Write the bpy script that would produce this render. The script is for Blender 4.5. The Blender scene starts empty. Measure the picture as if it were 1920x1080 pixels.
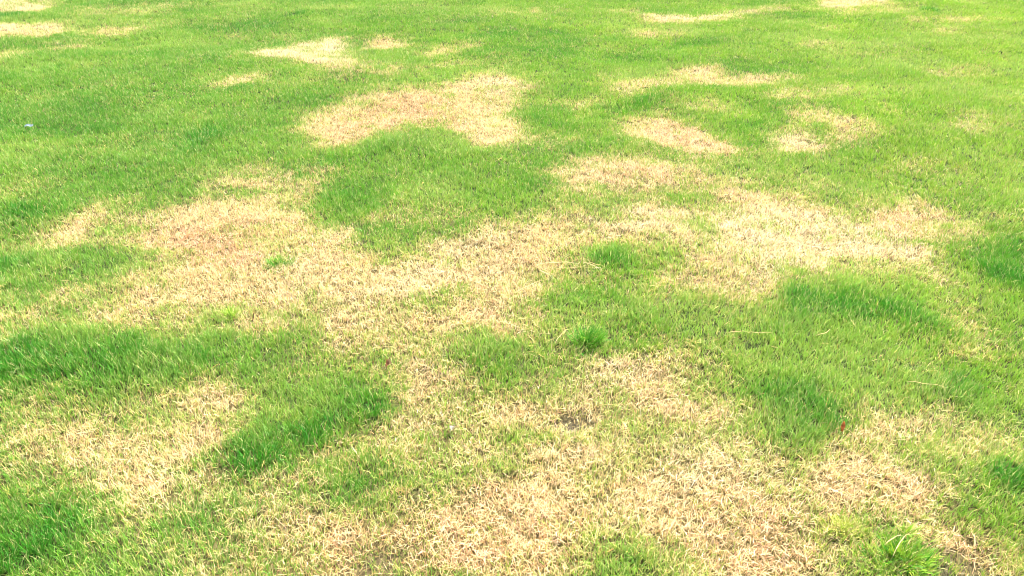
import bpy, math, random
import numpy as np
from mathutils import Vector, Matrix

# ------------------------------------------------------------------ camera, sky, sun, exposure
scene = bpy.context.scene
col = scene.collection
R = math.radians
CAM_H, PITCH, HFOV = 1.6, R(30), R(65)
FPX = 960 / math.tan(HFOV / 2)

cam_d = bpy.data.cameras.new('camera')
cam = bpy.data.objects.new('camera', cam_d); col.objects.link(cam)
cam.location = (0, 0, CAM_H)
cam.rotation_euler = (R(90) - PITCH, 0, 0)
cam_d.sensor_width = 36; cam_d.angle = HFOV
cam_d.clip_start = 0.02; cam_d.clip_end = 2000
scene.camera = cam

SUN_EL, SUN_AZ = R(54), R(32)            # azimuth measured from +Y (away from the camera) towards +X
world = bpy.data.worlds.new('World'); scene.world = world; world.use_nodes = True
wn = world.node_tree; bg = wn.nodes['Background']
sky = wn.nodes.new('ShaderNodeTexSky'); sky.sky_type = 'NISHITA'; sky.sun_disc = False
sky.sun_elevation = SUN_EL; sky.sun_rotation = SUN_AZ
sky.air_density = 1.2; sky.dust_density = 3.0; sky.ozone_density = 1.0
wn.links.new(sky.outputs[0], bg.inputs[0]); bg.inputs[1].default_value = 0.095
sd = bpy.data.lights.new('sun', 'SUN'); sun = bpy.data.objects.new('sun', sd); col.objects.link(sun)
sd.energy = 5.0; sd.angle = R(0.6); sd.color = (1.0, 0.95, 0.86)
sv = Vector((math.cos(SUN_EL) * math.sin(SUN_AZ), math.cos(SUN_EL) * math.cos(SUN_AZ), math.sin(SUN_EL)))
sun.rotation_euler = sv.to_track_quat('Z', 'Y').to_euler(); sun.location = (0, 0, 20)
vs = scene.view_settings
vs.view_transform = 'Standard'; vs.look = 'None'; vs.gamma = 1; vs.use_curve_mapping = False
vs.exposure = 2.07
scene.render.engine = 'CYCLES'; scene.cycles.filter_width = 1.05

rng = np.random.default_rng(7)
random.seed(7)

def at(px, py):
    """where a point of the lawn seen in the photograph lies on the ground, in metres"""
    x = (px - 960) / FPX; y = (540 - py) / FPX
    fy = math.cos(PITCH) + y * math.sin(PITCH)
    fz = -math.sin(PITCH) + y * math.cos(PITCH)
    t = CAM_H / -fz
    return (x * t, fy * t)

# ------------------------------------------------------------------ noise
class VNoise:
    def __init__(s, seed):
        s.t = np.random.default_rng(seed).random((257, 257)); s.t[256] = s.t[0]; s.t[:, 256] = s.t[:, 0]
    def one(s, x, y):
        xi = np.floor(x); yi = np.floor(y); fx = x - xi; fy = y - yi
        xi = xi.astype(int) % 256; yi = yi.astype(int) % 256
        fx = fx * fx * (3 - 2 * fx); fy = fy * fy * (3 - 2 * fy)
        t = s.t
        return ((t[xi, yi] * (1 - fx) + t[xi + 1, yi] * fx) * (1 - fy)
                + (t[xi, yi + 1] * (1 - fx) + t[xi + 1, yi + 1] * fx) * fy)
    def __call__(s, x, y, scale, octaves=4):
        v = 0; a = 1; w = 0
        for k in range(octaves):
            v = v + a * s.one(x / scale * 2 ** k + 17.3 * k + 100, y / scale * 2 ** k + 9.1 * k + 100); w += a; a *= .55
        return v / w * 2 - 1
N1, N2, N3, N4, N5, N6 = [VNoise(k) for k in (11, 22, 33, 44, 55, 66)]

# ------------------------------------------------------------------ the map of the lawn, drawn on the ground in metres
GX0, GX1, GY0, GY1, GS = -9.0, 9.0, 0.0, 15.0, 0.02
nx = int((GX1 - GX0) / GS); ny = int((GY1 - GY0) / GS)
gx, gy = np.meshgrid(GX0 + (np.arange(nx) + .5) * GS, GY0 + (np.arange(ny) + .5) * GS, indexing='ij')

def poly_mask(pts):
    w = [at(*p) for p in pts]
    m = np.zeros((nx, ny), bool)
    i0 = max(0, int((min(p[0] for p in w) - GX0) / GS) - 1); i1 = min(nx, int((max(p[0] for p in w) - GX0) / GS) + 2)
    j0 = max(0, int((min(p[1] for p in w) - GY0) / GS) - 1); j1 = min(ny, int((max(p[1] for p in w) - GY0) / GS) + 2)
    if i1 <= i0 or j1 <= j0: return m
    X = gx[i0:i1, j0:j1]; Y = gy[i0:i1, j0:j1]; c = np.zeros(X.shape, bool)
    for a, b in zip(w, w[1:] + w[:1]):
        if a[1] == b[1]: continue
        c ^= ((a[1] > Y) != (b[1] > Y)) & (X < (b[0] - a[0]) * (Y - a[1]) / (b[1] - a[1]) + a[0])
    m[i0:i1, j0:j1] = c
    return m
def blur(f, r):
    k = max(1, int(round(r / GS)))
    for _ in range(2):
        for ax in (0, 1):
            c = np.cumsum(np.pad(f, [(k + 1, k) if a == ax else (0, 0) for a in (0, 1)], mode='edge'), axis=ax)
            n = f.shape[ax]
            f = (np.take(c, np.arange(2 * k + 1, 2 * k + 1 + n), ax) - np.take(c, np.arange(n), ax)) / (2 * k + 1)
    return f

# (strength, outline in photograph pixels) of withered patches ...
DEAD = [
 (.75,[(-200,-8),(120,3),(95,14),(60,25),(-200,24)]), (.85,[(-150,48),(40,48),(125,42),(125,58),(60,68),(-150,72)]),
 (.8,[(180,54),(275,45),(272,55),(200,66),(140,64)]), (.5,[(95,82),(165,80),(150,95),(90,92)]), (.5,[(-80,95),(30,98),(12,115),(-80,118)]),
 (.6,[(402,162),(430,150),(505,143),(485,155),(430,166)]),
 (.85,[(440,105),(500,93),(560,80),(640,66),(645,95),(668,118),(640,128),(580,124),(530,113),(460,104)]),
 (.6,[(500,72),(545,62),(530,75)]), (.4,[(415,66),(470,62),(465,72)]), (.35,[(260,12),(360,8),(350,18),(270,24)]),
 (.8,[(700,64),(745,62),(766,80),(740,90),(675,88)]), (.5,[(775,100),(830,86),(895,79),(880,90),(850,97),(800,106)]),
 (.6,[(800,130),(860,112),(885,115),(850,123)]), (.4,[(910,105),(955,97),(940,106)]),
 (.97,[(558,212),(600,205),(640,190),(740,167),(810,158),(850,160),(890,142),(960,145),(992,153),(975,175),(955,195),(950,215),(968,240),(978,260),(930,280),(900,268),(860,250),(830,238),(780,234),(720,250),(650,265),(590,275),(572,250)]),
 (.6,[(1020,197),(1075,187),(1125,195),(1090,208),(1045,207)]),
 (.85,[(1193,32),(1240,30),(1300,33),(1380,21),(1440,13),(1430,19),(1380,31),(1300,43),(1230,46)]), (.4,[(1140,15),(1200,22),(1200,30),(1150,22)]),
 (.35,[(1440,13),(1530,12),(1530,18),(1440,19)]),
 (.5,[(1115,146),(1180,145),(1150,157)]), (.4,[(1130,170),(1180,166),(1190,178),(1140,180)]),
 (.8,[(1150,166),(1200,152),(1290,128),(1330,124),(1370,140),(1430,142),(1490,138),(1475,150),(1420,156),(1360,163),(1320,157),(1280,157),(1220,164),(1180,175)]),
 (.55,[(1250,184),(1340,188),(1385,198),(1340,212),(1280,198)]),
 (.9,[(1150,228),(1195,205),(1250,212),(1300,232),(1335,250),(1350,272),(1385,282),(1350,302),(1300,300),(1270,282),(1190,262)]),
 (.85,[(1528,6),(1560,-6),(1700,-6),(1640,10),(1560,18)]), (.5,[(1800,2),(1840,6),(1830,10)]), (.5,[(1640,14),(1720,6),(1720,10),(1660,20)]),
 (.6,[(1490,86),(1540,73),(1567,78),(1540,91)]), (.6,[(1573,98),(1632,94),(1627,103)]), (.4,[(1530,48),(1580,46),(1560,54)]),
 (.35,[(1725,62),(1770,54),(1820,54),(1800,64)]), (.35,[(1850,60),(1885,60),(1875,66)]), (.35,[(1730,128),(1860,122),(1850,136),(1760,140)]),
 (.88,[(1480,204),(1510,208),(1560,220),(1600,229),(1627,245),(1642,265),(1600,274),(1556,264),(1565,240),(1520,228)]),
 (.95,[(1460,234),(1500,232),(1515,255),(1537,265),(1537,280),(1490,291),(1450,276),(1428,272),(1465,255)]),
 (.5,[(1775,242),(1830,218),(1885,220),(1870,228),(1840,240),(1790,250)]), (.4,[(1620,203),(1675,201),(1670,210)]), (.4,[(1680,170),(1707,171),(1700,178)]),
 (.35,[(1690,305),(1800,300),(1790,318),(1700,318)]), (.4,[(1500,340),(1590,335),(1580,355),(1500,358)]),
 (.8,[(1025,322),(1060,305),(1130,300),(1210,296),(1290,306),(1330,340),(1330,356),(1280,362),(1200,352),(1150,352),(1080,350)]),
 (.6,[(1040,352),(1100,350),(1250,358),(1330,360),(1330,392),(1230,398),(1150,384),(1060,380)]),
 (.85,[(-200,455),(60,445),(120,415),(180,385),(235,378),(243,420),(210,440),(150,450),(100,460),(-200,470)]),
 (.6,[(380,345),(440,316),(500,313),(560,322),(645,318),(640,335),(575,360),(500,365)]), (.3,[(0,360),(60,350),(50,375),(0,380)]),
 (.97,[(270,430),(300,385),(350,375),(430,372),(500,366),(560,360),(570,420),(620,438),(690,500),(650,530),(600,530),(555,560),(562,590),(500,607),(445,592),(410,562),(370,572),(320,562),(268,548),(240,520),(270,490),(258,450)]),
 (.7,[(690,402),(750,390),(870,398),(860,418),(780,424),(700,418)]), (.6,[(240,600),(290,590),(420,600),(300,625)]),
 (.75,[(610,430),(680,430),(700,500),(720,530),(650,560),(600,520)]),
 (.97,[(640,560),(700,530),(760,508),(800,475),(860,450),(920,430),(1000,424),(1060,433),(1072,460),(1000,485),(920,500),(850,510),(800,540),(740,562),(700,590),(650,607)]),
 (.75,[(1060,420),(1150,405),(1280,398),(1340,398),(1380,470),(1375,490),(1280,500),(1240,520),(1222,482),(1150,458),(1080,470)]),
 (.92,[(860,565),(930,545),(1000,540),(1040,532),(1022,560),(975,590),(975,640),(900,645),(850,632),(790,620),(820,600),(850,590)]),
 (.8,[(1000,508),(1060,508),(1130,516),(1112,530),(1050,522),(1000,522)]), (.55,[(700,580),(800,540),(860,540),(870,590),(800,620),(700,620)]),
 (.75,[(570,590),(650,600),(770,620),(740,650),(660,660),(590,660)]), (.5,[(540,640),(860,660),(820,730),(700,720),(560,680)]),
 (.95,[(1050,682),(1120,664),(1180,680),(1250,702),(1330,740),(1322,780),(1260,802),(1180,792),(1100,770),(1068,730)]),
 (.98,[(1320,345),(1400,343),(1450,365),(1540,375),(1620,388),(1700,380),(1760,395),(1800,430),(1825,440),(1780,460),(1720,480),(1640,490),(1560,500),(1500,512),(1440,535),(1400,492),(1370,460),(1350,420),(1320,398)]),
 (.75,[(1640,480),(1740,485),(1785,520),(1755,545),(1700,522)]), (.75,[(1375,540),(1430,520),(1450,555),(1405,580),(1335,585)]),
 (.4,[(1100,590),(1180,600),(1160,640),(1090,620)]), (.4,[(1780,440),(1900,400),(1900,430),(1830,460)]),
 (.75,[(1765,592),(1830,584),(1852,600),(1800,607)]), (.8,[(1815,652),(1860,644),(1885,665),(1830,674)]), (.35,[(1740,610),(1820,610),(1900,640),(1880,690),(1790,680)]),
 (.8,[(330,702),(400,690),(460,716),(474,760),(440,800),(405,850),(340,862),(300,825),(260,835),(175,855),(200,800),(262,770),(312,740)]),
 (.62,[(40,750),(160,765),(200,800),(190,850),(350,880),(340,950),(220,980),(100,900)]),
 (.3,[(0,550),(250,555),(420,600),(380,610),(280,640),(150,622),(0,640)]), (.5,[(-60,770),(160,780),(200,880),(80,920),(-60,880)]),
 (.82,[(340,912),(450,880),(560,870),(620,838),(700,800),(760,760),(780,730),(850,710),(900,720),(880,760),(905,800),(890,840),(820,855),(740,852),(640,868),(560,902),(500,922),(440,917),(380,932)]),
 (.45,[(880,720),(1060,700),(1100,780),(1280,810),(1300,850),(1250,910),(1000,900),(900,860)]), (.6,[(900,790),(1000,770),(1040,820),(960,850),(900,840)]),
 (.93,[(400,1052),(500,1022),(600,982),(700,965),(820,962),(900,930),(960,900),(1040,918),(1100,955),(1200,945),(1265,1000),(1150,1030),(1070,1062),(1050,1110),(380,1110)]),
 (.5,[(350,1020),(450,1000),(560,960),(620,975),(520,1020),(420,1060),(340,1060)]),
 (.6,[(1040,900),(1250,890),(1270,960),(1100,960)]),
 (.96,[(1235,940),(1262,895),(1300,842),(1380,808),(1440,820),(1465,852),(1560,890),(1700,908),(1760,940),(1775,990),(1700,1000),(1600,962),(1560,982),(1500,1010),(1470,1110),(1270,1110),(1245,1040)]),
 (.75,[(1730,752),(1800,780),(1850,808),(1890,830),(1820,852),(1755,822)]), (.5,[(1560,832),(1620,790),(1750,830),(1780,900),(1600,890)]),
 (.4,[(1780,850),(1920,840),(1920,880),(1800,900)]), (.45,[(1460,1000),(1620,990),(1640,1110),(1440,1110)]),
 (.92,[(1735,1000),(1800,985),(1870,1020),(1900,1110),(1745,1110)]), (.45,[(1780,960),(1900,985),(1930,1060),(1880,1060),(1840,1010)]),

 (.5,[(600,520),(1080,430),(1075,520),(1000,560),(985,645),(640,665),(560,600)]), (.85,[(610,525),(740,490),(880,430),(1070,428),(1065,480),(960,515),(860,545),(760,600),(640,625)]),
 (.95,[(1440,870),(1600,885),(1770,925),(1790,995),(1700,1010),(1600,975),(1440,965)]), (.6,[(380,1060),(520,1015),(640,975),(900,930),(1240,890),(1260,1010),(1060,1080),(380,1110)]), (.42,[(180,850),(340,860),(560,900),(900,850),(1260,820),(1300,900),(1250,1000),(900,940),(500,1000),(300,960)]),
 (.4,[(-100,560),(240,520),(420,590),(370,605),(150,615),(-100,635)]), (.5,[(1000,400),(1340,395),(1410,570),(1300,570),(1150,540),(1230,500)]),
 (.45,[(1260,640),(1330,690),(1400,740),(1330,800),(1260,820),(1230,700)]), (.3,[(900,20),(1060,18),(1050,30),(900,32)]), (.35,[(1180,60),(1290,58),(1280,70),(1190,72)]),
 (.5,[(1440,175),(1600,165),(1580,190),(1450,196)]), (.4,[(1560,20),(1720,16),(1700,26),(1580,30)]), (.4,[(1700,35),(1880,30),(1860,42),(1720,44)]), (.22,[(120,18),(330,12),(320,30),(140,32)]),
 (.3,[(600,120),(860,130),(700,150),(600,150)]), (.4,[(980,250),(1080,255),(1060,275),(990,272)]),
]
# ... of green islands inside or over them ...
GREEN = [
 (.4,[(560,600),(640,620),(760,640),(740,690),(600,680)]), (.35,[(800,560),(850,548),(870,575),(800,610)]), (.3,[(1080,420),(1180,440),(1160,470),(1080,450)]), (.35,[(1200,480),(1300,470),(1320,500),(1230,530)]), (.3,[(640,200),(700,185),(690,200)]),
 (.7,[(1510,236),(1556,240),(1556,258),(1520,255)]), (.5,[(895,226),(945,226),(940,236),(900,238)]),
 (.8,[(500,484),(530,474),(552,478),(550,500),(510,506)]), (.5,[(660,460),(700,432),(790,428),(805,460),(745,492),(700,492)]),
 (.8,[(1290,432),(1330,421),(1370,435),(1340,450),(1300,448)]), (.75,[(1255,368),(1300,354),(1345,372),(1320,398),(1265,392)]),
 (.35,[(1560,382),(1640,395),(1625,418),(1560,414)]), (.6,[(570,372),(640,352),(700,360),(690,400),(640,436),(605,442),(580,430)]),
 (.5,[(1100,370),(1200,372),(1240,390),(1200,402),(1110,400)]), (.4,[(800,545),(870,535),(880,560),(800,575)]),
 (.4,[(1240,470),(1330,455),(1350,470),(1250,482)]), (.7,[(415,575),(432,560),(445,585),(430,598)]), (.5,[(1540,985),(1590,975),(1590,1005),(1545,1010)]),
 (.6,[(140,470),(240,455),(262,480),(200,500),(150,495)]), (.3,[(440,400),(520,396),(520,420),(450,425)]), (.6,[(820,240),(860,252),(900,270),(860,276),(820,256)]),
 (.6,[(870,700),(960,690),(980,715),(900,725)]), (.7,[(600,880),(760,890),(900,866),(960,868),(930,905),(840,925),(780,945),(700,965),(615,950)]),
]
# ... and of rich, taller green turf
LUSH = [
 (.9,[(-100,26),(60,30),(75,34),(55,42),(-100,44)]), (.5,[(235,68),(330,54),(400,58),(330,76)]), (.6,[(60,205),(170,174),(300,158),(300,166),(170,186),(100,212)]),
 (.7,[(-120,120),(60,145),(0,165),(-120,165)]), (1,[(525,34),(545,28),(578,25),(572,31),(545,36)]), (.5,[(390,190),(460,160),(520,150),(440,200)]),
 (.55,[(280,290),(350,250),(430,235),(440,265),(370,300),(300,320)]), (.5,[(640,55),(660,45),(700,42),(720,52),(660,60)]), (.5,[(840,50),(870,46),(880,56),(845,58)]),
 (.5,[(0,230),(60,270),(110,260),(150,290),(60,330),(0,330)]), (.6,[(0,395),(130,372),(160,385),(90,418),(0,438)]), (.4,[(60,110),(150,95),(190,110),(110,135)]),
 (.7,[(1190,142),(1250,118),(1295,108),(1290,118),(1250,132),(1200,150)]), (.85,[(1150,207),(1200,180),(1290,158),(1295,170),(1240,190),(1175,214)]),
 (.7,[(960,212),(1000,190),(1100,215),(1140,240),(1020,246),(960,240)]), (.7,[(590,290),(650,275),(740,248),(790,240),(850,262),(900,290),(820,305),(640,300)]),
 (.95,[(826,332),(850,322),(888,328),(880,346),(815,345)]), (.55,[(925,345),(960,335),(1050,335),(1050,350),(1000,372),(930,370)]),
 (.5,[(600,360),(700,345),(850,360),(760,380),(640,390),(600,420)]), (.6,[(1130,265),(1200,275),(1240,282),(1180,292),(1120,288)]),
 (.6,[(1330,228),(1400,215),(1450,230),(1455,262),(1390,276),(1350,262)]), (.55,[(1370,68),(1430,62),(1440,75),(1400,78)]), (.5,[(1405,26),(1430,26),(1425,32)]),
 (.45,[(1370,300),(1430,290),(1560,296),(1540,318),(1400,322)]), (.5,[(1640,125),(1720,120),(1740,145),(1660,148)]), (.55,[(1690,192),(1800,190),(1810,210),(1720,212)]),
 (.4,[(1640,250),(1760,255),(1740,290),(1640,285)]), (.4,[(1360,175),(1470,165),(1460,185),(1380,192)]), (.6,[(1800,375),(1960,360),(1980,400),(1840,395)]),
 (.6,[(-150,470),(60,468),(130,478),(120,500),(40,535),(-150,548)]),
 (.95,[(-150,640),(80,625),(150,618),(280,640),(375,600),(430,606),(480,640),(460,668),(350,690),(300,700),(230,740),(100,745),(-150,760)]),
 (.45,[(480,560),(540,570),(560,600),(500,600)]), (.7,[(1045,485),(1100,464),(1200,470),(1235,495),(1215,520),(1150,522),(1100,500)]),
 (.65,[(985,585),(1050,560),(1130,545),(1280,560),(1290,640),(1200,640),(1130,590),(1060,590),(1010,620)]), (.7,[(850,655),(930,638),(1010,655),(990,695),(900,702)]),
 (.9,[(1470,540),(1560,508),(1680,530),(1770,575),(1750,620),(1640,645),(1500,645),(1370,625),(1400,592),(1480,580)]),
 (.4,[(1280,640),(1500,650),(1640,690),(1500,700),(1330,690)]), (.8,[(1840,440),(2050,420),(2060,570),(1860,560),(1825,505)]), (.5,[(1880,630),(2050,620),(2060,720),(1900,720)]),
 (.92,[(470,762),(520,722),(640,712),(725,755),(705,795),(620,830),(545,868),(450,872),(425,852),(465,815)]),
 (.6,[(330,965),(400,940),(520,938),(560,955),(500,1000),(420,1030),(330,1012)]), (1,[(-150,925),(80,915),(160,950),(205,985),(130,1055),(-150,1110)]),
 (.5,[(60,720),(140,700),(260,720),(180,760),(80,780)]), (.5,[(-80,800),(30,810),(60,870),(-80,880)]), (.5,[(90,890),(150,900),(180,940),(110,930)]),
 (.7,[(600,905),(660,885),(770,900),(790,925),(700,955),(620,950)]), (.7,[(870,880),(940,866),(950,880),(900,900)]),
 (.5,[(1260,825),(1330,780),(1400,745),(1405,790),(1310,850)]), (.95,[(1395,745),(1440,705),(1520,725),(1600,780),(1570,830),(1500,852),(1440,822)]),
 (.7,[(1640,692),(1750,685),(1860,720),(1850,775),(1760,765),(1680,730)]), (.4,[(1560,740),(1680,740),(1700,790),(1600,780)]),
 (.8,[(1770,905),(1850,880),(1960,865),(1980,1010),(1870,985),(1810,950)]), (.9,[(1625,1030),(1650,1000),(1700,992),(1735,1030),(1725,1110),(1630,1110)]),
 (.75,[(1060,1060),(1110,1032),(1190,1018),(1260,1045),(1285,1110),(1060,1110)]), (.5,[(1880,1040),(1960,1000),(1980,1110),(1890,1110)]),
 (.45,[(1140,870),(1230,860),(1220,900),(1140,905)]),
]
# the darkest, thickest cushions of it
DEEP = [(1,[(435,850),(470,800),(520,780),(590,800),(560,850),(500,876),(450,874)]), (.8,[(560,760),(640,735),(700,760),(650,790)]), (1,[(1405,770),(1430,712),(1510,715),(1560,790),(1530,845),(1450,840)]),
 (1,[(1440,600),(1480,560),(1560,560),(1620,600),(1540,630),(1470,625)]), (.6,[(1620,560),(1720,570),(1730,610),(1650,600)]), (1,[(-60,670),(120,640),(290,640),(420,625),(440,650),(320,680),(220,720),(60,700),(-60,720)]),
 (1,[(-60,960),(60,960),(130,1000),(90,1050),(-60,1060)]), (.8,[(630,905),(750,905),(770,930),(690,945)]), (.8,[(800,330),(850,322),(880,340),(830,345)]), (.8,[(660,275),(760,262),(780,285),(680,288)]),
 (.8,[(1700,710),(1800,720),(1830,755),(1760,760)]), (.8,[(1850,490),(1960,480),(1960,540),(1870,545)]), (.7,[(870,665),(930,650),(970,672),(910,690)]), (.8,[(1100,490),(1160,480),(1200,500),(1150,512)]),
 (.8,[(1390,612),(1420,608),(1425,620),(1400,622)]), (.8,[(0,405),(90,390),(110,410),(40,430)]), (.7,[(1110,1075),(1150,1040),(1210,1050),(1230,1100),(1120,1100)]), (.8,[(1800,930),(1900,900),(1960,920),(1940,970),(1850,965)]),
 (.7,[(360,255),(420,245),(420,262),(370,285)]), (.7,[(-80,480),(70,476),(100,492),(0,505),(-80,505)]), (.6,[(380,240),(450,205),(440,240)]), (.8,[(-100,28),(60,31),(50,40),(-100,42)]), (1,[(525,34),(578,26),(572,31),(540,36)])]
# brown-orange and brown-grey withering, bleached straw, bare earth
TAN = [(.9,[(270,430),(480,400),(500,470),(440,500),(340,500),(270,490)]), (.7,[(640,215),(740,175),(850,180),(900,265),(820,245),(700,250),(590,270)]), (.8,[(1190,225),(1300,230),(1350,272),(1280,285)]),
 (.7,[(1640,395),(1740,385),(1780,420),(1660,450)]), (.6,[(1080,310),(1280,310),(1280,345),(1100,345)]), (.8,[(640,1000),(900,930),(1080,960),(1080,1040),(800,1110),(450,1110)]),
 (.9,[(1440,930),(1560,930),(1760,950),(1740,985),(1600,960),(1440,1110),(1280,1110),(1300,990)]), (1,[(1735,1010),(1870,1030),(1900,1110),(1745,1110)]), (.6,[(860,570),(960,570),(960,630),(860,620)]),
 (.6,[(1260,700),(1330,740),(1322,780),(1230,800)]), (.6,[(1820,652),(1885,665),(1830,674)]), (.6,[(440,560),(520,570),(500,605),(440,590)])]
PALE = [(.9,[(1340,390),(1560,400),(1700,440),(1760,470),(1560,505),(1440,530),(1370,480)]), (.7,[(1060,670),(1200,680),(1240,730),(1120,760)]), (.9,[(440,105),(560,80),(645,66),(660,118),(580,124)]), (.8,[(405,162),(505,143),(430,166)]), (.9,[(640,605),(640,560),(760,510),(860,450),(960,430),(900,500),(740,560)]), (.9,[(1460,234),(1537,265),(1490,291),(1430,272)]),
 (.8,[(1380,440),(1700,450),(1760,460),(1560,500),(1440,530),(1400,490)]), (.8,[(1260,830),(1400,810),(1440,850),(1380,930),(1270,940)]), (.9,[(1193,32),(1440,13),(1300,43)]), (.9,[(1528,6),(1700,-6),(1560,18)]),
 (.7,[(-50,-8),(120,3),(60,25),(-50,24)]), (.7,[(890,145),(990,152),(960,175),(880,165)]), (.8,[(1775,242),(1830,218),(1885,220),(1790,250)]), (.7,[(1100,410),(1280,400),(1340,410),(1300,450),(1150,440)]),
 (.6,[(1050,682),(1180,680),(1200,720),(1090,740)]), (.6,[(500,500),(600,490),(600,530),(520,580)]), (.6,[(-150,48),(125,42),(125,58),(-150,70)]), (.6,[(760,770),(880,770),(880,830),(760,830)])]
SOIL = [(1,[(1401,614),(1412,610),(1416,621),(1404,624)]), (1,[(530,33),(560,29),(562,33),(532,36)]), (.8,[(1495,590),(1520,586),(1522,594),(1497,598)]), (.7,[(1468,756),(1490,752),(1492,764),(1470,768)]), (.6,[(510,925),(545,922),(548,932),(515,934)]), (.6,[(1740,1075),(1800,1060),(1830,1100),(1750,1105)]), (1.1,[(1036,788),(1060,776),(1100,778),(1096,802),(1062,806)]), (.7,[(1056,762),(1070,761),(1072,773),(1058,773)]), (.6,[(268,432),(300,428),(302,441),(275,442)]), (.5,[(1780,1040),(1850,1050),(1870,1110),(1770,1110)]),
 (.5,[(650,1040),(760,1020),(780,1060),(660,1110)]), (.35,[(1480,930),(1520,925),(1525,945),(1485,950)]), (.4,[(1040,530),(1055,530),(1050,538)]), (.5,[(240,735),(250,735),(250,740),(240,740)])]
def field(items, r):
    f = np.zeros((nx, ny))
    for s, p in items: f = np.maximum(f, s * poly_mask(p))
    return blur(f, r)
far = np.clip((gy - 3.2) / 1.6, 0, 1)
dead = (field(DEAD, .085) * (1 - far) + field(DEAD, .075) * far) ** .85; isl = field(GREEN, .05); lush = np.clip(field(LUSH, .075) * .78 + field(DEEP, .05) * .45, 0, 1); tanf = field(TAN, .08); pale = field(PALE, .08); soil = field(SOIL, .012)
dead = dead * (1 - isl)
FIELDS = dict(deep=field(DEEP, .04), dead=dead, lush=lush, tan=tanf, pale=pale, soil=soil)

def warp(x, y):
    k = np.clip(1.15 - y * .09, .5, 1)
    return (x + k * .10 * N1(x, y, .20, 4) + .035 * N3(x, y, .04, 2), y + k * .12 * N2(x, y, .20, 4) + .035 * N4(x, y, .04, 2))
def sample(name, x, y, w=True):
    f = FIELDS[name]
    if w: x, y = warp(x, y)
    u = np.clip((x - GX0) / GS - .5, 0, nx - 1.001); v = np.clip((y - GY0) / GS - .5, 0, ny - 1.001)
    i = u.astype(int); j = v.astype(int); a = u - i; b = v - j
    return (f[i, j] * (1 - a) + f[i + 1, j] * a) * (1 - b) + (f[i, j + 1] * (1 - a) + f[i + 1, j + 1] * a) * b

def height(x, y):
    h = .040 * N5(x, y, 1.0, 3) + .009 * N6(x, y, .22, 3)
    h = h + .010 * sample('lush', x, y) - .008 * sample('dead', x, y) - .028 * sample('soil', x, y, False)
    return h

# ------------------------------------------------------------------ materials
def new_mat(name):
    m = bpy.data.materials.new(name); m.use_nodes = True
    n = m.node_tree; n.nodes.clear(); return m, n, n.nodes.new('ShaderNodeOutputMaterial')
def blade_mat(name, transl=.35, rough=.55, spec=.3):
    m, n, out = new_mat(name)
    a = n.nodes.new('ShaderNodeAttribute'); a.attribute_name = 'tint'
    p = n.nodes.new('ShaderNodeBsdfPrincipled'); p.inputs['Roughness'].default_value = rough; p.inputs['Specular IOR Level'].default_value = spec
    t = n.nodes.new('ShaderNodeBsdfTranslucent'); mx = n.nodes.new('ShaderNodeMixShader'); mx.inputs[0].default_value = transl
    n.links.new(a.outputs['Color'], p.inputs['Base Color']); n.links.new(a.outputs['Color'], t.inputs['Color'])
    n.links.new(p.outputs[0], mx.inputs[1]); n.links.new(t.outputs[0], mx.inputs[2]); n.links.new(mx.outputs[0], out.inputs[0])
    return m
M_GREEN = blade_mat('green_blade', .34, .5, .35)
M_DRY = blade_mat('dry_blade', .32, .7, .2)
def simple(name, c1, c2, scale, rough=.7, spec=.3):
    m, n, out = new_mat(name)
    p = n.nodes.new('ShaderNodeBsdfPrincipled'); p.inputs['Roughness'].default_value = rough; p.inputs['Specular IOR Level'].default_value = spec
    tc = n.nodes.new('ShaderNodeTexCoord'); nz = n.nodes.new('ShaderNodeTexNoise'); nz.inputs['Scale'].default_value = scale; nz.inputs['Detail'].default_value = 5
    r = n.nodes.new('ShaderNodeValToRGB'); r.color_ramp.elements[0].position = .35; r.color_ramp.elements[1].position = .65
    r.color_ramp.elements[0].color = (*c1, 1); r.color_ramp.elements[1].color = (*c2, 1)
    n.links.new(tc.outputs['Object'], nz.inputs[0]); n.links.new(nz.outputs[0], r.inputs[0]); n.links.new(r.outputs[0], p.inputs[0]); n.links.new(p.outputs[0], out.inputs[0])
    return m

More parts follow.
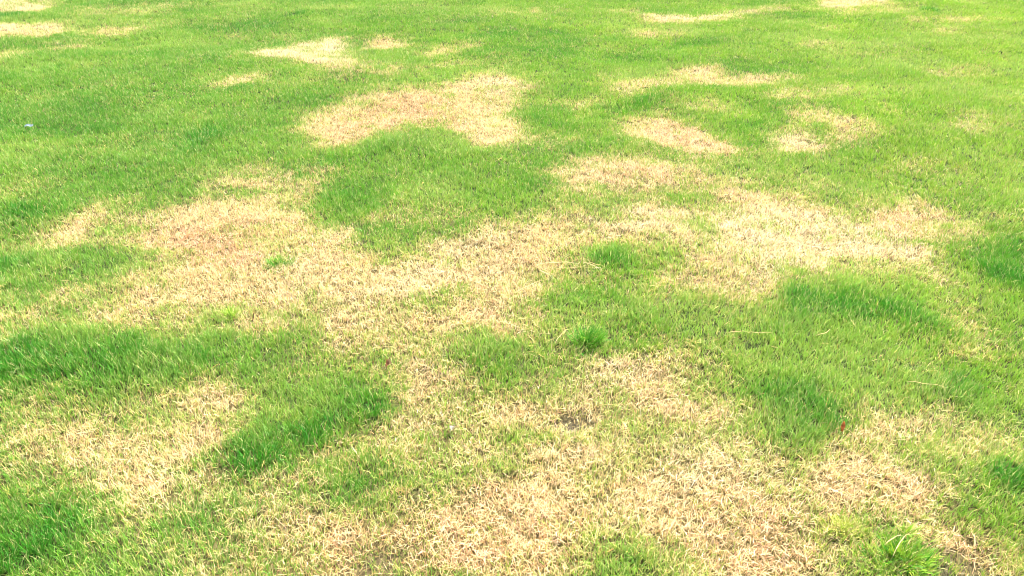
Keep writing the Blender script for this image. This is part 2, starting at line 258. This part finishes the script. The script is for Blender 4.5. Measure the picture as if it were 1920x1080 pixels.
def mat_ground():
    m, n, out = new_mat('earth_and_thatch')
    p = n.nodes.new('ShaderNodeBsdfPrincipled'); p.inputs['Roughness'].default_value = .95; p.inputs['Specular IOR Level'].default_value = .1
    a = n.nodes.new('ShaderNodeAttribute'); a.attribute_name = 'tint'
    g = n.nodes.new('ShaderNodeNewGeometry'); nz = n.nodes.new('ShaderNodeTexNoise'); nz.inputs['Scale'].default_value = 90; nz.inputs['Detail'].default_value = 6
    nz2 = n.nodes.new('ShaderNodeTexNoise'); nz2.inputs['Scale'].default_value = 14; nz2.inputs['Detail'].default_value = 4
    r = n.nodes.new('ShaderNodeValToRGB'); r.color_ramp.elements[0].position = .35; r.color_ramp.elements[1].position = .7
    r.color_ramp.elements[0].color = (.35, .33, .3, 1); r.color_ramp.elements[1].color = (1.25, 1.2, 1.1, 1)
    mul = n.nodes.new('ShaderNodeMixRGB'); mul.blend_type = 'MULTIPLY'; mul.inputs[0].default_value = 1
    b = n.nodes.new('ShaderNodeBump'); b.inputs['Strength'].default_value = .8; b.inputs['Distance'].default_value = .01
    n.links.new(g.outputs['Position'], nz.inputs[0]); n.links.new(g.outputs['Position'], nz2.inputs[0]); n.links.new(nz.outputs[0], r.inputs[0])
    n.links.new(a.outputs['Color'], mul.inputs[1]); n.links.new(r.outputs[0], mul.inputs[2]); n.links.new(mul.outputs[0], p.inputs[0])
    n.links.new(nz.outputs[0], b.inputs['Height']); n.links.new(b.outputs[0], p.inputs['Normal']); n.links.new(p.outputs[0], out.inputs[0])
    return m
M_GROUND = mat_ground()

# ------------------------------------------------------------------ mesh helper
def mesh_np(name, V, quads, tris, mat, tint=None, parent=None, smooth=False):
    me = bpy.data.meshes.new(name)
    nq, nt = len(quads), len(tris)
    me.vertices.add(len(V)); me.vertices.foreach_set('co', np.asarray(V, np.float32).ravel())
    me.loops.add(nq * 4 + nt * 3)
    me.loops.foreach_set('vertex_index', np.concatenate([np.asarray(quads, np.int32).ravel(), np.asarray(tris, np.int32).ravel()]).astype(np.int32))
    me.polygons.add(nq + nt)
    me.polygons.foreach_set('loop_start', np.concatenate([np.arange(nq) * 4, nq * 4 + np.arange(nt) * 3]).astype(np.int32))
    if smooth: me.polygons.foreach_set('use_smooth', np.ones(nq + nt, bool))
    me.update(calc_edges=True)
    if tint is not None:
        a = me.color_attributes.new('tint', 'FLOAT_COLOR', 'POINT')
        a.data.foreach_set('color', np.concatenate([tint, np.ones((len(tint), 1))], 1).astype(np.float32).ravel())
    me.materials.append(mat)
    o = bpy.data.objects.new(name, me); col.objects.link(o)
    if parent: o.parent = parent
    return o
def tag(o, label=None, cat=None, group=None, kind=None):
    if label: o['label'] = label
    if cat: o['category'] = cat
    if group: o['group'] = group
    if kind: o['kind'] = kind
    return o

# ------------------------------------------------------------------ the ground, one sheet to the horizon
def build_ground():
    def axis(lo, hi, step, far):
        c = np.arange(lo, hi + step / 2, step); e = step; out = []
        v = hi
        while v < far: e *= 1.6; v += e; out.append(v)
        o2 = []; v = lo; e = step
        while v > -far: e *= 1.6; v -= e; o2.append(v)
        return np.array(o2[::-1] + list(c) + out)
    xs = axis(-8, 8, .05, 600); ys = axis(0, 14, .05, 600)
    X, Y = np.meshgrid(xs, ys, indexing='ij'); x = X.ravel(); y = Y.ravel()
    z = height(x, y)
    d = sample('dead', x, y); s = sample('soil', x, y, False)
    c = np.stack([.040 + .09 * d, .058 + .045 * d, .018 + .024 * d], 1)
    c = c * (1 - s[:, None]) + np.array([.05, .042, .038]) * s[:, None]
    out = (np.abs(x) > 7.5) | (y > 12)
    gcol = np.array([.13, .22, .04]); w = np.clip((N1(x, y, 1.5, 3) + .1) * 1.5, 0, 1)[:, None] * .5
    c = np.where(out[:, None], gcol * (1 - w) + np.array([.42, .36, .17]) * w, c)
    I = np.arange(len(xs) * len(ys)).reshape(len(xs), len(ys))
    q = np.stack([I[:-1, :-1], I[1:, :-1], I[1:, 1:], I[:-1, 1:]], -1).reshape(-1, 4)
    o = mesh_np('ground', np.stack([x, y, z], 1), q, np.zeros((0, 3), int), M_GROUND, c, smooth=True)
    tag(o, kind='structure', label='earth and thatch under the patchy lawn', cat='ground')
build_ground()

# ------------------------------------------------------------------ blades
def blades(x, y, z, length, width, azim, lean, curl, twist, croot, ctip):
    """tapered three-segment blades; returns verts, quads, tris, tint"""
    n = len(x); up = np.array([0, 0, 1.])
    h = np.stack([np.cos(azim), np.sin(azim), np.zeros(n)], 1)
    sd_ = np.stack([-np.sin(azim), np.cos(azim), np.zeros(n)], 1)
    # twist the blade's flat side a little about its own axis
    sx = sd_ * np.cos(twist)[:, None] + h * np.sin(twist)[:, None]
    P = [np.stack([x, y, z], 1)]
    for k in range(3):
        th = lean + curl * (k + .3) / 3
        P.append(P[-1] + (h * np.sin(th)[:, None] + up * np.cos(th)[:, None]) * (length / 3)[:, None])
    ws = [.75, 1.0, .7]
    V = np.empty((n, 7, 3))
    for k in range(3):
        o = sx * (width * ws[k] / 2)[:, None]
        V[:, 2 * k] = P[k] - o; V[:, 2 * k + 1] = P[k] + o
    V[:, 6] = P[3]
    b = (np.arange(n) * 7)[:, None]
    q = np.concatenate([b + [0, 1, 3, 2], b + [2, 3, 5, 4]]); t = b + [4, 5, 6]
    C = np.empty((n, 7, 3))
    for k, f in enumerate((0, 0, .45, .45, .85, .85, 1)): C[:, k] = croot * (1 - f) + ctip * f
    return V.reshape(-1, 3), q, t, C.reshape(-1, 3)

def S(r, g, b):      # sRGB 0-255 of a leaf's own colour to linear
    return np.array([((c / 255) / 12.92 if c / 255 < .04045 else ((c / 255 + .055) / 1.055) ** 2.4) for c in (r, g, b)])
C_GREEN = S(118, 164, 44); C_DEEP = S(54, 130, 28); C_COOL = S(96, 148, 50); C_LIME = S(152, 174, 52)
C_YEL = S(188, 180, 94); C_STRAW = S(221, 200, 144); C_TAN = S(218, 176, 138); C_BROWN = S(150, 110, 72); C_PALE = S(230, 216, 176); C_SAGE = S(154, 178, 82)

def mixc(a, b, t): return a * (1 - t[:, None]) + b * t[:, None]

def scatter():
    cx = []; cy = []; cw = []
    for y0 in np.arange(.85, 13.0, .05):
        d = y0 * math.cos(PITCH) + CAM_H * math.sin(PITCH)
        hw = .637 * d + 1.0
        dens = 60000 * min(1, (2.0 / d)) ** .8
        if y0 > 9.8: dens *= .7
        n = int(dens * 2 * hw * .05 / 4)                 # tillers of about four blades
        cx.append(rng.uniform(-hw, hw, n)); cy.append(rng.uniform(y0, y0 + .05, n)); cw.append(np.full(n, max(1, (d / 2.0)) ** .4))
    return np.concatenate(cx), np.concatenate(cy), np.concatenate(cw)

tx, ty, tw = scatter()
# tillers thin out over bare earth
keep = rng.random(len(tx)) > np.clip(sample('soil', tx, ty, False) * 1.15, 0, .84)
keep &= rng.random(len(tx)) > .85 * np.clip(N5(tx, ty, .026, 2) * 2.2 - .3, 0, 1) * np.clip(1.25 - ty * .22, .15, 1)
tx, ty, tw = tx[keep], ty[keep], tw[keep]
nt_ = len(tx); K = 4
L_ = sample('lush', tx, ty); D_ = sample('dead', tx, ty); T_ = sample('tan', tx, ty); P_ = sample('pale', tx, ty)
mott = N3(tx, ty, .11, 3); mott2 = N4(tx, ty, .35, 3); fine = N2(tx, ty, .035, 2); big = N1(tx, ty, 1.1, 3)
streak = N6(tx * .8 + ty * .2, ty * 2.2, .22, 3)
L_ = np.clip(L_ * (.86 + .75 * N5(tx, ty, .085, 3) + .5 * mott2) + .55 * sample('deep', tx, ty) * (1 + .6 * N5(tx, ty, .085, 3)), 0, 1)
D_ = D_ * (1 - .55 * L_ * (D_ < .8))
base = .03 + .16 * np.clip(mott2 * 1.5, 0, 1)
Dn = np.clip(base + D_ * .88 + .46 * mott * (.12 + D_ * (1.25 - D_) * 2.2) + .46 * streak * (.12 + D_) + .14 * fine * (.2 + D_), 0, 1) * (1 - .75 * L_)
taz = rng.uniform(0, 2 * np.pi, nt_)
flow = N6(tx, ty, .5, 2) * np.pi                      # neighbouring tillers lean alike
rep = lambda a: np.repeat(a, K)
X = rep(tx) + rng.normal(0, .006, nt_ * K) * np.sqrt(rep(tw)); Y = rep(ty) + rng.normal(0, .006, nt_ * K) * np.sqrt(rep(tw))
Lb, Db, Tb, Pb, Wb = rep(L_), rep(Dn), rep(T_), rep(P_), rep(tw)
n = len(X); U = rng.random(n); G = rng.normal(0, 1, n)
isdead = U < np.clip(Db * 1.08, 0, .975)
clump = rep(np.clip(.5 + .5 * N5(tx, ty, .07, 2) * 1.6, 0, 1))
length = (.020 + .014 * rng.random(n)) * (1 + .50 * Lb) * (.82 + .36 * clump)
length = np.where(isdead, length * .92, length) * (1 + .45 * (rng.random(n) < .03))
width = .00172 * (1 + .25 * Lb) * (1 + .12 * G).clip(.6, 1.5) * Wb
width = np.where(isdead, width * .88, width) * (1 + .7 * (rng.random(n) < .03))
az = rep(taz) * 0 + np.where(rng.random(n) < .30, rng.normal(rep(flow), .9), rng.uniform(0, 2 * np.pi, n))
lean = np.abs(rng.normal(0, 1, n)) * np.where(isdead, .36, .27) + .06
lean = np.where(rng.random(n) < np.where(isdead, .24 + .12 * Tb, .05) * (1 - .5 * Lb), lean + rng.uniform(.5, 1.0, n), lean).clip(0, 1.45)
curl = rng.normal(.45, .35, n)
curl = np.minimum(curl, 1.62 - lean)
twist = rng.normal(0, .8, n)
Z = height(X, Y) - .002 + np.where(isdead & (lean > 1.0), .012, 0)
# colours of living leaves
mB, m2B, fB, bB = rep(mott), rep(mott2), rep(fine), rep(big)
side = np.clip(.62 - X / (1.2 * (Y * .866 + .8)) + .25 * bB, 0, 1)        # the far left of the lawn is a cooler green
g = mixc(np.tile(C_GREEN, (n, 1)), C_COOL, side * .8)
g = mixc(g, C_LIME, np.clip(.35 * (1 - side) + .45 * Db + .25 * mB + .12 * G, 0, 1))
g = mixc(g, C_DEEP, np.clip(Lb ** 1.5 * 1.15 + .35 * np.clip(m2B, 0, 1) * (1 - Lb) * (Db < .35) + .22 * m2B * (Lb > .1) + .12 * fB + .1 * rng.normal(0, 1, n), 0, 1))
mz = rep(N1(tx * .55 + .35 * ty, ty * .9 - .2 * tx, .28, 4)); mz2 = rep(N2(tx * .6 + .3 * ty, ty, .75, 3))
g = mixc(g, C_DEEP, np.clip(1.3 * (mz + .7 * mz2) - .12, 0, .65) * (1 - .8 * Db))
g = mixc(g, C_SAGE, np.clip((rng.random(n) < .10) * .5 + Pb * .3 + np.clip(-1.2 * (mz + .6 * mz2) - .12, 0, .55), 0, 1))
# and of withered ones
d_ = mixc(np.tile(C_STRAW, (n, 1)), C_TAN, np.clip(Tb * .75 + .3 * mB + .22 * G, 0, 1))
d_ = mixc(d_, C_PALE, np.clip(Pb * .7 + .2 * rng.normal(0, 1, n) + .1, 0, 1))
d_ = mixc(d_, C_YEL, np.clip((.64 - Db) * 1.05 + .3 * (rng.random(n) < .25), 0, .8))
d_ = mixc(d_, C_BROWN, np.clip((rng.random(n) < .07 + .14 * Tb) * .8 + 0 * G, 0, 1))
c = np.where(isdead[:, None], d_, g) * (1 + .12 * rng.normal(0, 1, n))[:, None].clip(.65, 1.3) * (1 + rng.normal(0, 1, (n, 3)) * [.10, .035, .16]).clip(.6, 1.4)
c = c.clip(0, .86)
ctip = np.where((~isdead & (rng.random(n) < .12 + .3 * Db))[:, None], mixc(c, C_STRAW, np.full(n, .6)), c)
croot = mixc(c, np.where(isdead[:, None], C_BROWN, C_SAGE * .8), np.full(n, .35))

for flag, nm, mt, lb in ((False, 'green_grass', M_GREEN, 'living green lawn grass growing between the withered patches'),
                         (True, 'withered_grass', M_DRY, 'straw coloured dead grass in patches across the lawn')):
    m = isdead == flag
    V, q, t, C = blades(X[m], Y[m], Z[m], length[m], width[m], az[m], lean[m], curl[m], twist[m], croot[m], ctip[m])
    o = mesh_np(nm, V, q, t, mt, C)
    tag(o, lb, 'grass', kind='stuff')
print('blades', n)

# ------------------------------------------------------------------ single things lying or standing in the lawn
def ground_point(px, py, up=0):
    x, y = at(px, py); return np.array([x, y, float(height(np.array([x]), np.array([y]))[0]) + up])
def empty(name, loc, label, cat, group=None):
    o = bpy.data.objects.new(name, None); col.objects.link(o); o.location = loc; o.empty_display_size = .03
    return tag(o, label, cat, group)

def make_tuft(px, py, rx, ry, n, ln, label, green=(C_DEEP, C_GREEN), lw=1.0, group='taller green tufts standing in the lawn', fan=(.5, 0)):
    p = ground_point(px, py); t = empty('grass_tuft', p, label, 'grass tuft', group)
    for nm, cnt, mt in (('green_blades', n, M_GREEN), ('dry_blades', max(60, n // 7), M_DRY)):
        a = rng.uniform(0, 2 * np.pi, cnt); r_ = (rng.random(cnt) ** .62 + .5 * (rng.random(cnt) < .22) * rng.random(cnt)) * (1 + .35 * np.sin(a * 2 + px) + .2 * np.sin(3 * a + py))
        r_ = r_ * (.42 if nm == 'dry_blades' else 1); x = r_ * rx * np.cos(a); y = r_ * ry * np.sin(a)
        z = height(x + p[0], y + p[1]) - p[2] - .003
        L = ln * (.62 + .5 * rng.random(cnt)) * np.clip(1.15 - .40 * r_ ** 2, .5, 1.2); W = .0030 * lw * (.7 + .5 * rng.random(cnt))
        az = np.arctan2(y + rng.normal(0, rx * .8, cnt) + fan[1] * rx, x + rng.normal(0, rx * .8, cnt) + fan[0] * rx)
        lean = .08 + .45 * r_ + .12 * np.abs(rng.normal(0, 1, cnt)); lean = lean + (rng.random(cnt) < .18) * rng.uniform(.2, .7, cnt); curl = rng.uniform(.1, 1.1, cnt)
        if nm == 'green_blades':
            k = rng.random(cnt); c = mixc(np.tile(green[0], (cnt, 1)), green[1], k) * rng.uniform(.85, 1.15, cnt)[:, None]
        else:
            c = mixc(np.tile(C_STRAW, (cnt, 1)), C_LIME, rng.random(cnt)); L = L * .8; lean = lean + .3
        V, q, tr, C = blades(x, y, z, L, W, az, lean.clip(0, 1.3), curl, rng.normal(0, .7, cnt), mixc(c, C_DEEP * .9, np.full(cnt, .4)), c)
        mesh_np(nm, V, q, tr, mt, C, parent=t)
    return t
make_tuft(1098, 648, .060, .045, 440, .066, 'bushy dark green tuft above the middle bleached patch, fanned up and to the right', fan=(.6, .2))
make_tuft(1684, 1066, .085, .055, 520, .054, 'broad bright green tuft at the bottom edge beside the brown withered corner', (C_DEEP, C_LIME), 1.15, fan=(0, 0))
make_tuft(1692, 1014, .02, .015, 50, .048, 'narrow lime green tuft pointing up behind the broad tuft at the bottom edge', (C_GREEN, C_LIME), fan=(0, 0))
make_tuft(1740, 22, .10, .09, 320, .055, 'small far tuft near the top edge right of the pale straw streak', (C_DEEP * .85, C_GREEN), 1.9, fan=(0, 0))
make_tuft(433, 588, .035, .03, 150, .052, 'lime green tuft pointing up between the orange-tan patch and the dark green band', (C_GREEN, C_LIME), fan=(-.2, .1))
make_tuft(526, 497, .065, .05, 260, .040, 'low round green tuft surrounded by the large straw patch on the left', (C_DEEP, C_GREEN), 1.2, fan=(0, 0))
make_tuft(1574, 1008, .05, .03, 160, .045, 'yellow-green tuft in the tan patch, left of the broad bright tuft', (C_LIME, C_YEL), fan=(0, 0))

# thin round stalk through points
def tube(name, pts, radii, mat, tint, parent=None, sides=7):
    pts = [np.array(p, float) for p in pts]; V = []; C = []
    for i, p in enumerate(pts):
        d = pts[min(i + 1, len(pts) - 1)] - pts[max(i - 1, 0)]; d /= np.linalg.norm(d)
        a = np.cross(d, [0, 0, 1.]); a = a / (np.linalg.norm(a) + 1e-9) if np.linalg.norm(a) > 1e-3 else np.array([1., 0, 0]); b = np.cross(d, a)
        for k in range(sides):
            th = 2 * math.pi * k / sides; V.append(p + radii[i] * (a * math.cos(th) + b * math.sin(th))); C.append(tint * random.uniform(.9, 1.1))
    q = [[i * sides + k, i * sides + (k + 1) % sides, (i + 1) * sides + (k + 1) % sides, (i + 1) * sides + k] for i in range(len(pts) - 1) for k in range(sides)]
    V += [pts[0], pts[-1]]; C += [tint, tint]; n0 = len(V) - 2; e = (len(pts) - 1) * sides
    tr = [[n0, (k + 1) % sides, k] for k in range(sides)] + [[n0 + 1, e + k, e + (k + 1) % sides] for k in range(sides)]
    return mesh_np(name, np.array(V), np.array(q), np.array(tr), mat, np.array(C), parent, True)
# leaf or scrap: a grid with thickness; fn(u, v) -> point, u along, v across (-1..1)
def sheet(name, fn, mat, tint=None, parent=None, nu=14, nv=8, th=.0005):
    P = np.array([[fn(i / nu, 2 * j / nv - 1) for j in range(nv + 1)] for i in range(nu + 1)])
    du = np.gradient(P, axis=0); dv = np.gradient(P, axis=1); N = np.cross(du, dv); N /= np.linalg.norm(N, axis=2, keepdims=True) + 1e-12
    A = (P + N * th / 2).reshape(-1, 3); B = (P - N * th / 2).reshape(-1, 3); m = len(A)
    I = np.arange(m).reshape(nu + 1, nv + 1)
    f = np.stack([I[:-1, :-1], I[1:, :-1], I[1:, 1:], I[:-1, 1:]], -1).reshape(-1, 4)
    ring = list(I[:, 0]) + list(I[-1, 1:]) + list(I[-2::-1, -1]) + list(I[0, -2:0:-1])
    sd2 = np.array([[ring[k], ring[(k + 1) % len(ring)], ring[(k + 1) % len(ring)] + m, ring[k] + m] for k in range(len(ring))])
    q = np.concatenate([f, (f + m)[:, ::-1], sd2])
    C = None
    if tint is not None:
        C = np.array([[tint(i / nu, 2 * j / nv - 1) for j in range(nv + 1)] for i in range(nu + 1)]).reshape(-1, 3); C = np.concatenate([C, C])
    return mesh_np(name, np.concatenate([A, B]), q, np.zeros((0, 3), int), mat, C, parent, True)

# pale scrap of paper far left
M_PAPER = simple('weathered_paper', (.36, .40, .44), (.52, .56, .58), 60, .8, .2)
p = ground_point(57, 247, .042)
def fpaper(u, v):
    x = (u - .5) * .056; y = v * .007 * (1 - .3 * abs(2 * u - 1) ** 3) + .004 * math.sin(5 * u)
    return (x, y + .003, .004 * math.sin(u * 6) + .006 * (v + .3) ** 2 + (u - .5) * .012)
o = sheet('paper_scrap', fpaper, M_PAPER, None, None, 16, 6, .0006)
o.location = p; tag(o, 'narrow curled white paper scrap lying on green grass near the left edge', 'litter')

# rust red leaf standing among the blades
p = ground_point(1575, 826, .0)
lf = empty('fallen_leaf', p, 'rust red narrow leaf standing upright in green grass on the lower right', 'leaf')
RUST, RUST2 = S(208, 124, 70), S(176, 84, 48)
def frust(u, v):
    w = .0062 * math.sin(math.pi * min(1, .12 + u * .86)) ** .55 * (1 - .12 * math.sin(9 * u))
    return (v * w + .003 * u, .004 * v * v + .010 * u - .002, .016 + .027 * u + .0015 * math.sin(8 * u + v))
sheet('leaf_blade', frust, M_DRY, lambda u, v: RUST * (.35 + .65 * abs(math.sin(3 + u * 5))) + RUST2 * (.5 if abs(v) < .2 else .2), lf)
tube('leaf_stalk', [(.001, -.004, -.002), (0, -.003, .008), (.0005, -.002, .016), (.002, .001, .026)], [.0009, .0009, .0008, .0005], M_DRY, S(130, 78, 44), lf)

# dark spike in the straw
p = ground_point(473, 599, .0)
o = tube('dark_stick', [(-.004, 0, -.004), (-.001, .001, .010), (.0035, .002, .026), (.0065, .003, .040), (.0085, .003, .048)], [.0012, .0014, .0020, .0017, .0005], M_DRY, S(72, 46, 26))
o.location = p; tag(o, 'thin dark brown stick poking up from the pale straw patch on the left', 'stick')

# small dark curled leaf far right
p = ground_point(1873, 107, .034)
lf = empty('curled_leaf', p, 'tiny blackish curled leaf lying on bright green grass near the top right', 'leaf')
def fdark(u, v):
    a = -.4 + 2.7 * u; w = .011 * math.sin(math.pi * min(1, .1 + .88 * u)) ** .6
    return (.013 * math.cos(a) - .002, v * w, .013 * math.sin(a) + .004)
sheet('leaf_blade', fdark, M_DRY, lambda u, v: S(38, 44, 20) * (1 + .3 * v), lf, th=.0008)
tube('leaf_stalk', [(-.013, 0, .008), (-.02, -.004, .004), (-.024, -.012, -.006)], [.0015, .0012, .001], M_DRY, S(60, 62, 30), lf)

# brown crumpled leaf in the middle left
p = ground_point(727, 688, .026)
lf = empty('brown_leaf', p, 'small crumpled brown and pale leaf caught in yellow-green grass left of centre', 'leaf')
def fbr(u, v):
    w = .008 * math.sin(math.pi * min(1, .1 + .88 * u)) ** .6
    return (v * w + .004 * math.sin(4 * u), .008 - .02 * u, .012 - .018 * u + .006 * abs(v) + .002 * math.sin(9 * u))
sheet('leaf_blade', fbr, M_DRY, lambda u, v: (S(205, 165, 120) if v > .1 else S(120, 78, 50)) * (1 - .2 * u), lf)
tube('leaf_stalk', [(.0, .008, .012), (.006, .013, .016), (.010, .018, .022)], [.0009, .0008, .0006], M_DRY, S(92, 52, 30), lf)

# bleached leaf scrap in the lower middle
p = ground_point(848, 806, .026)
lf = empty('bleached_leaf', p, 'small bleached whitish leaf scrap on straw grass in the lower middle', 'leaf')
def fwh(u, v):
    w = .0085 * math.sin(math.pi * min(1, .12 + .85 * u)) ** .5
    return (v * w * (1 + .15 * math.sin(12 * u)), -.010 + .022 * u, .004 * math.sin(5 * u) + .005 * v * v)
sheet('leaf_blade', fwh, M_DRY, lambda u, v: S(168, 158, 134) * (.82 + .18 * math.cos(9 * u + 5 * v)), lf)
tube('leaf_stalk', [(0, -.010, 0), (-.003, -.016, .001), (-.007, -.021, -.002)], [.0008, .0007, .0006], M_DRY, S(200, 186, 150), lf)

# long loose straws
def straw(a, b, bend, label, up=(.040, .040), r_=.0009, c=C_STRAW):
    A = ground_point(*a, up[0]); B = ground_point(*b, up[1]); d = B - A; s_ = np.array([-d[1], d[0], 0.])
    pts = [d * t + s_ * bend * math.sin(math.pi * t) + np.array([0, 0, .006 * math.sin(math.pi * t) + .002 * math.sin(11 * t)]) for t in np.linspace(0, 1, 9)]
    o = tube('loose_straw', pts, [r_ * (.8 + .2 * math.sin(5 * t)) * (1 if t < .85 else .6) for t in np.linspace(0, 1, 9)], M_DRY, c)
    o.location = A; return tag(o, label, 'straw', 'long loose straws lying on the grass')
straw((1093, 508), (1127, 524), .05, 'long straw slanting down right across dark green grass, right end of the middle straw bundle', c=C_PALE)
straw((1104, 508), (1136, 517), -.08, 'upper straw beside the slanting one at the right end of the middle bundle')
straw((1112, 520), (1128, 522), .3, 'short arched pale straw below the slanting straw at the right of the middle bundle', r_=.0011, c=C_PALE)
straw((1010, 522), (1036, 540), .04, 'pale straw slanting down right at the left end of the middle straw bundle', r_=.0011, c=C_PALE)
straw((1018, 519), (1044, 537), -.04, 'upper straw of the pair at the left end of the middle straw bundle')
straw((1005, 510), (1085, 509), .03, 'long level straw along the upper side of the middle straw bundle', r_=.0010, c=C_PALE)
straw((1040, 518), (1106, 516), -.04, 'level straw running through the middle straw bundle', r_=.0010, c=C_STRAW)
straw((965, 571), (1030, 541), .05, 'straw rising to the right below the middle straw bundle', r_=.0010, c=C_STRAW)
straw((1360, 650), (1404, 652), .06, 'left half of a long level straw on green grass at the right', r_=.0010, c=C_STRAW)
straw((1398, 650), (1444, 652), -.12, 'right half of a long level straw on green grass at the right', r_=.0010, c=C_STRAW)
straw((1524, 656), (1552, 638), -.12, 'bent pale straw rising to the right, alone on green grass')
straw((1040, 658), (1072, 634), .08, 'pale stalk leaning up right against the bushy dark tuft', (.026, .032), .0009)
straw((1662, 1079), (1696, 1030), .04, 'pale stalk crossing the front of the broad tuft at the bottom edge', (.036, .040), .0008, C_STRAW)
straw((1646, 1062), (1680, 1044), .05, 'second pale stalk on the left side of the broad bottom tuft', (.045, .05), .0009, C_STRAW)
straw((695, 666), (748, 664), .05, 'thin level straw above the crumpled brown leaf', r_=.0008, c=C_STRAW)
straw((1694, 738), (1768, 748), -.04, 'thin long straw at the top of the right hand dry strip', r_=.0009, c=C_STRAW)
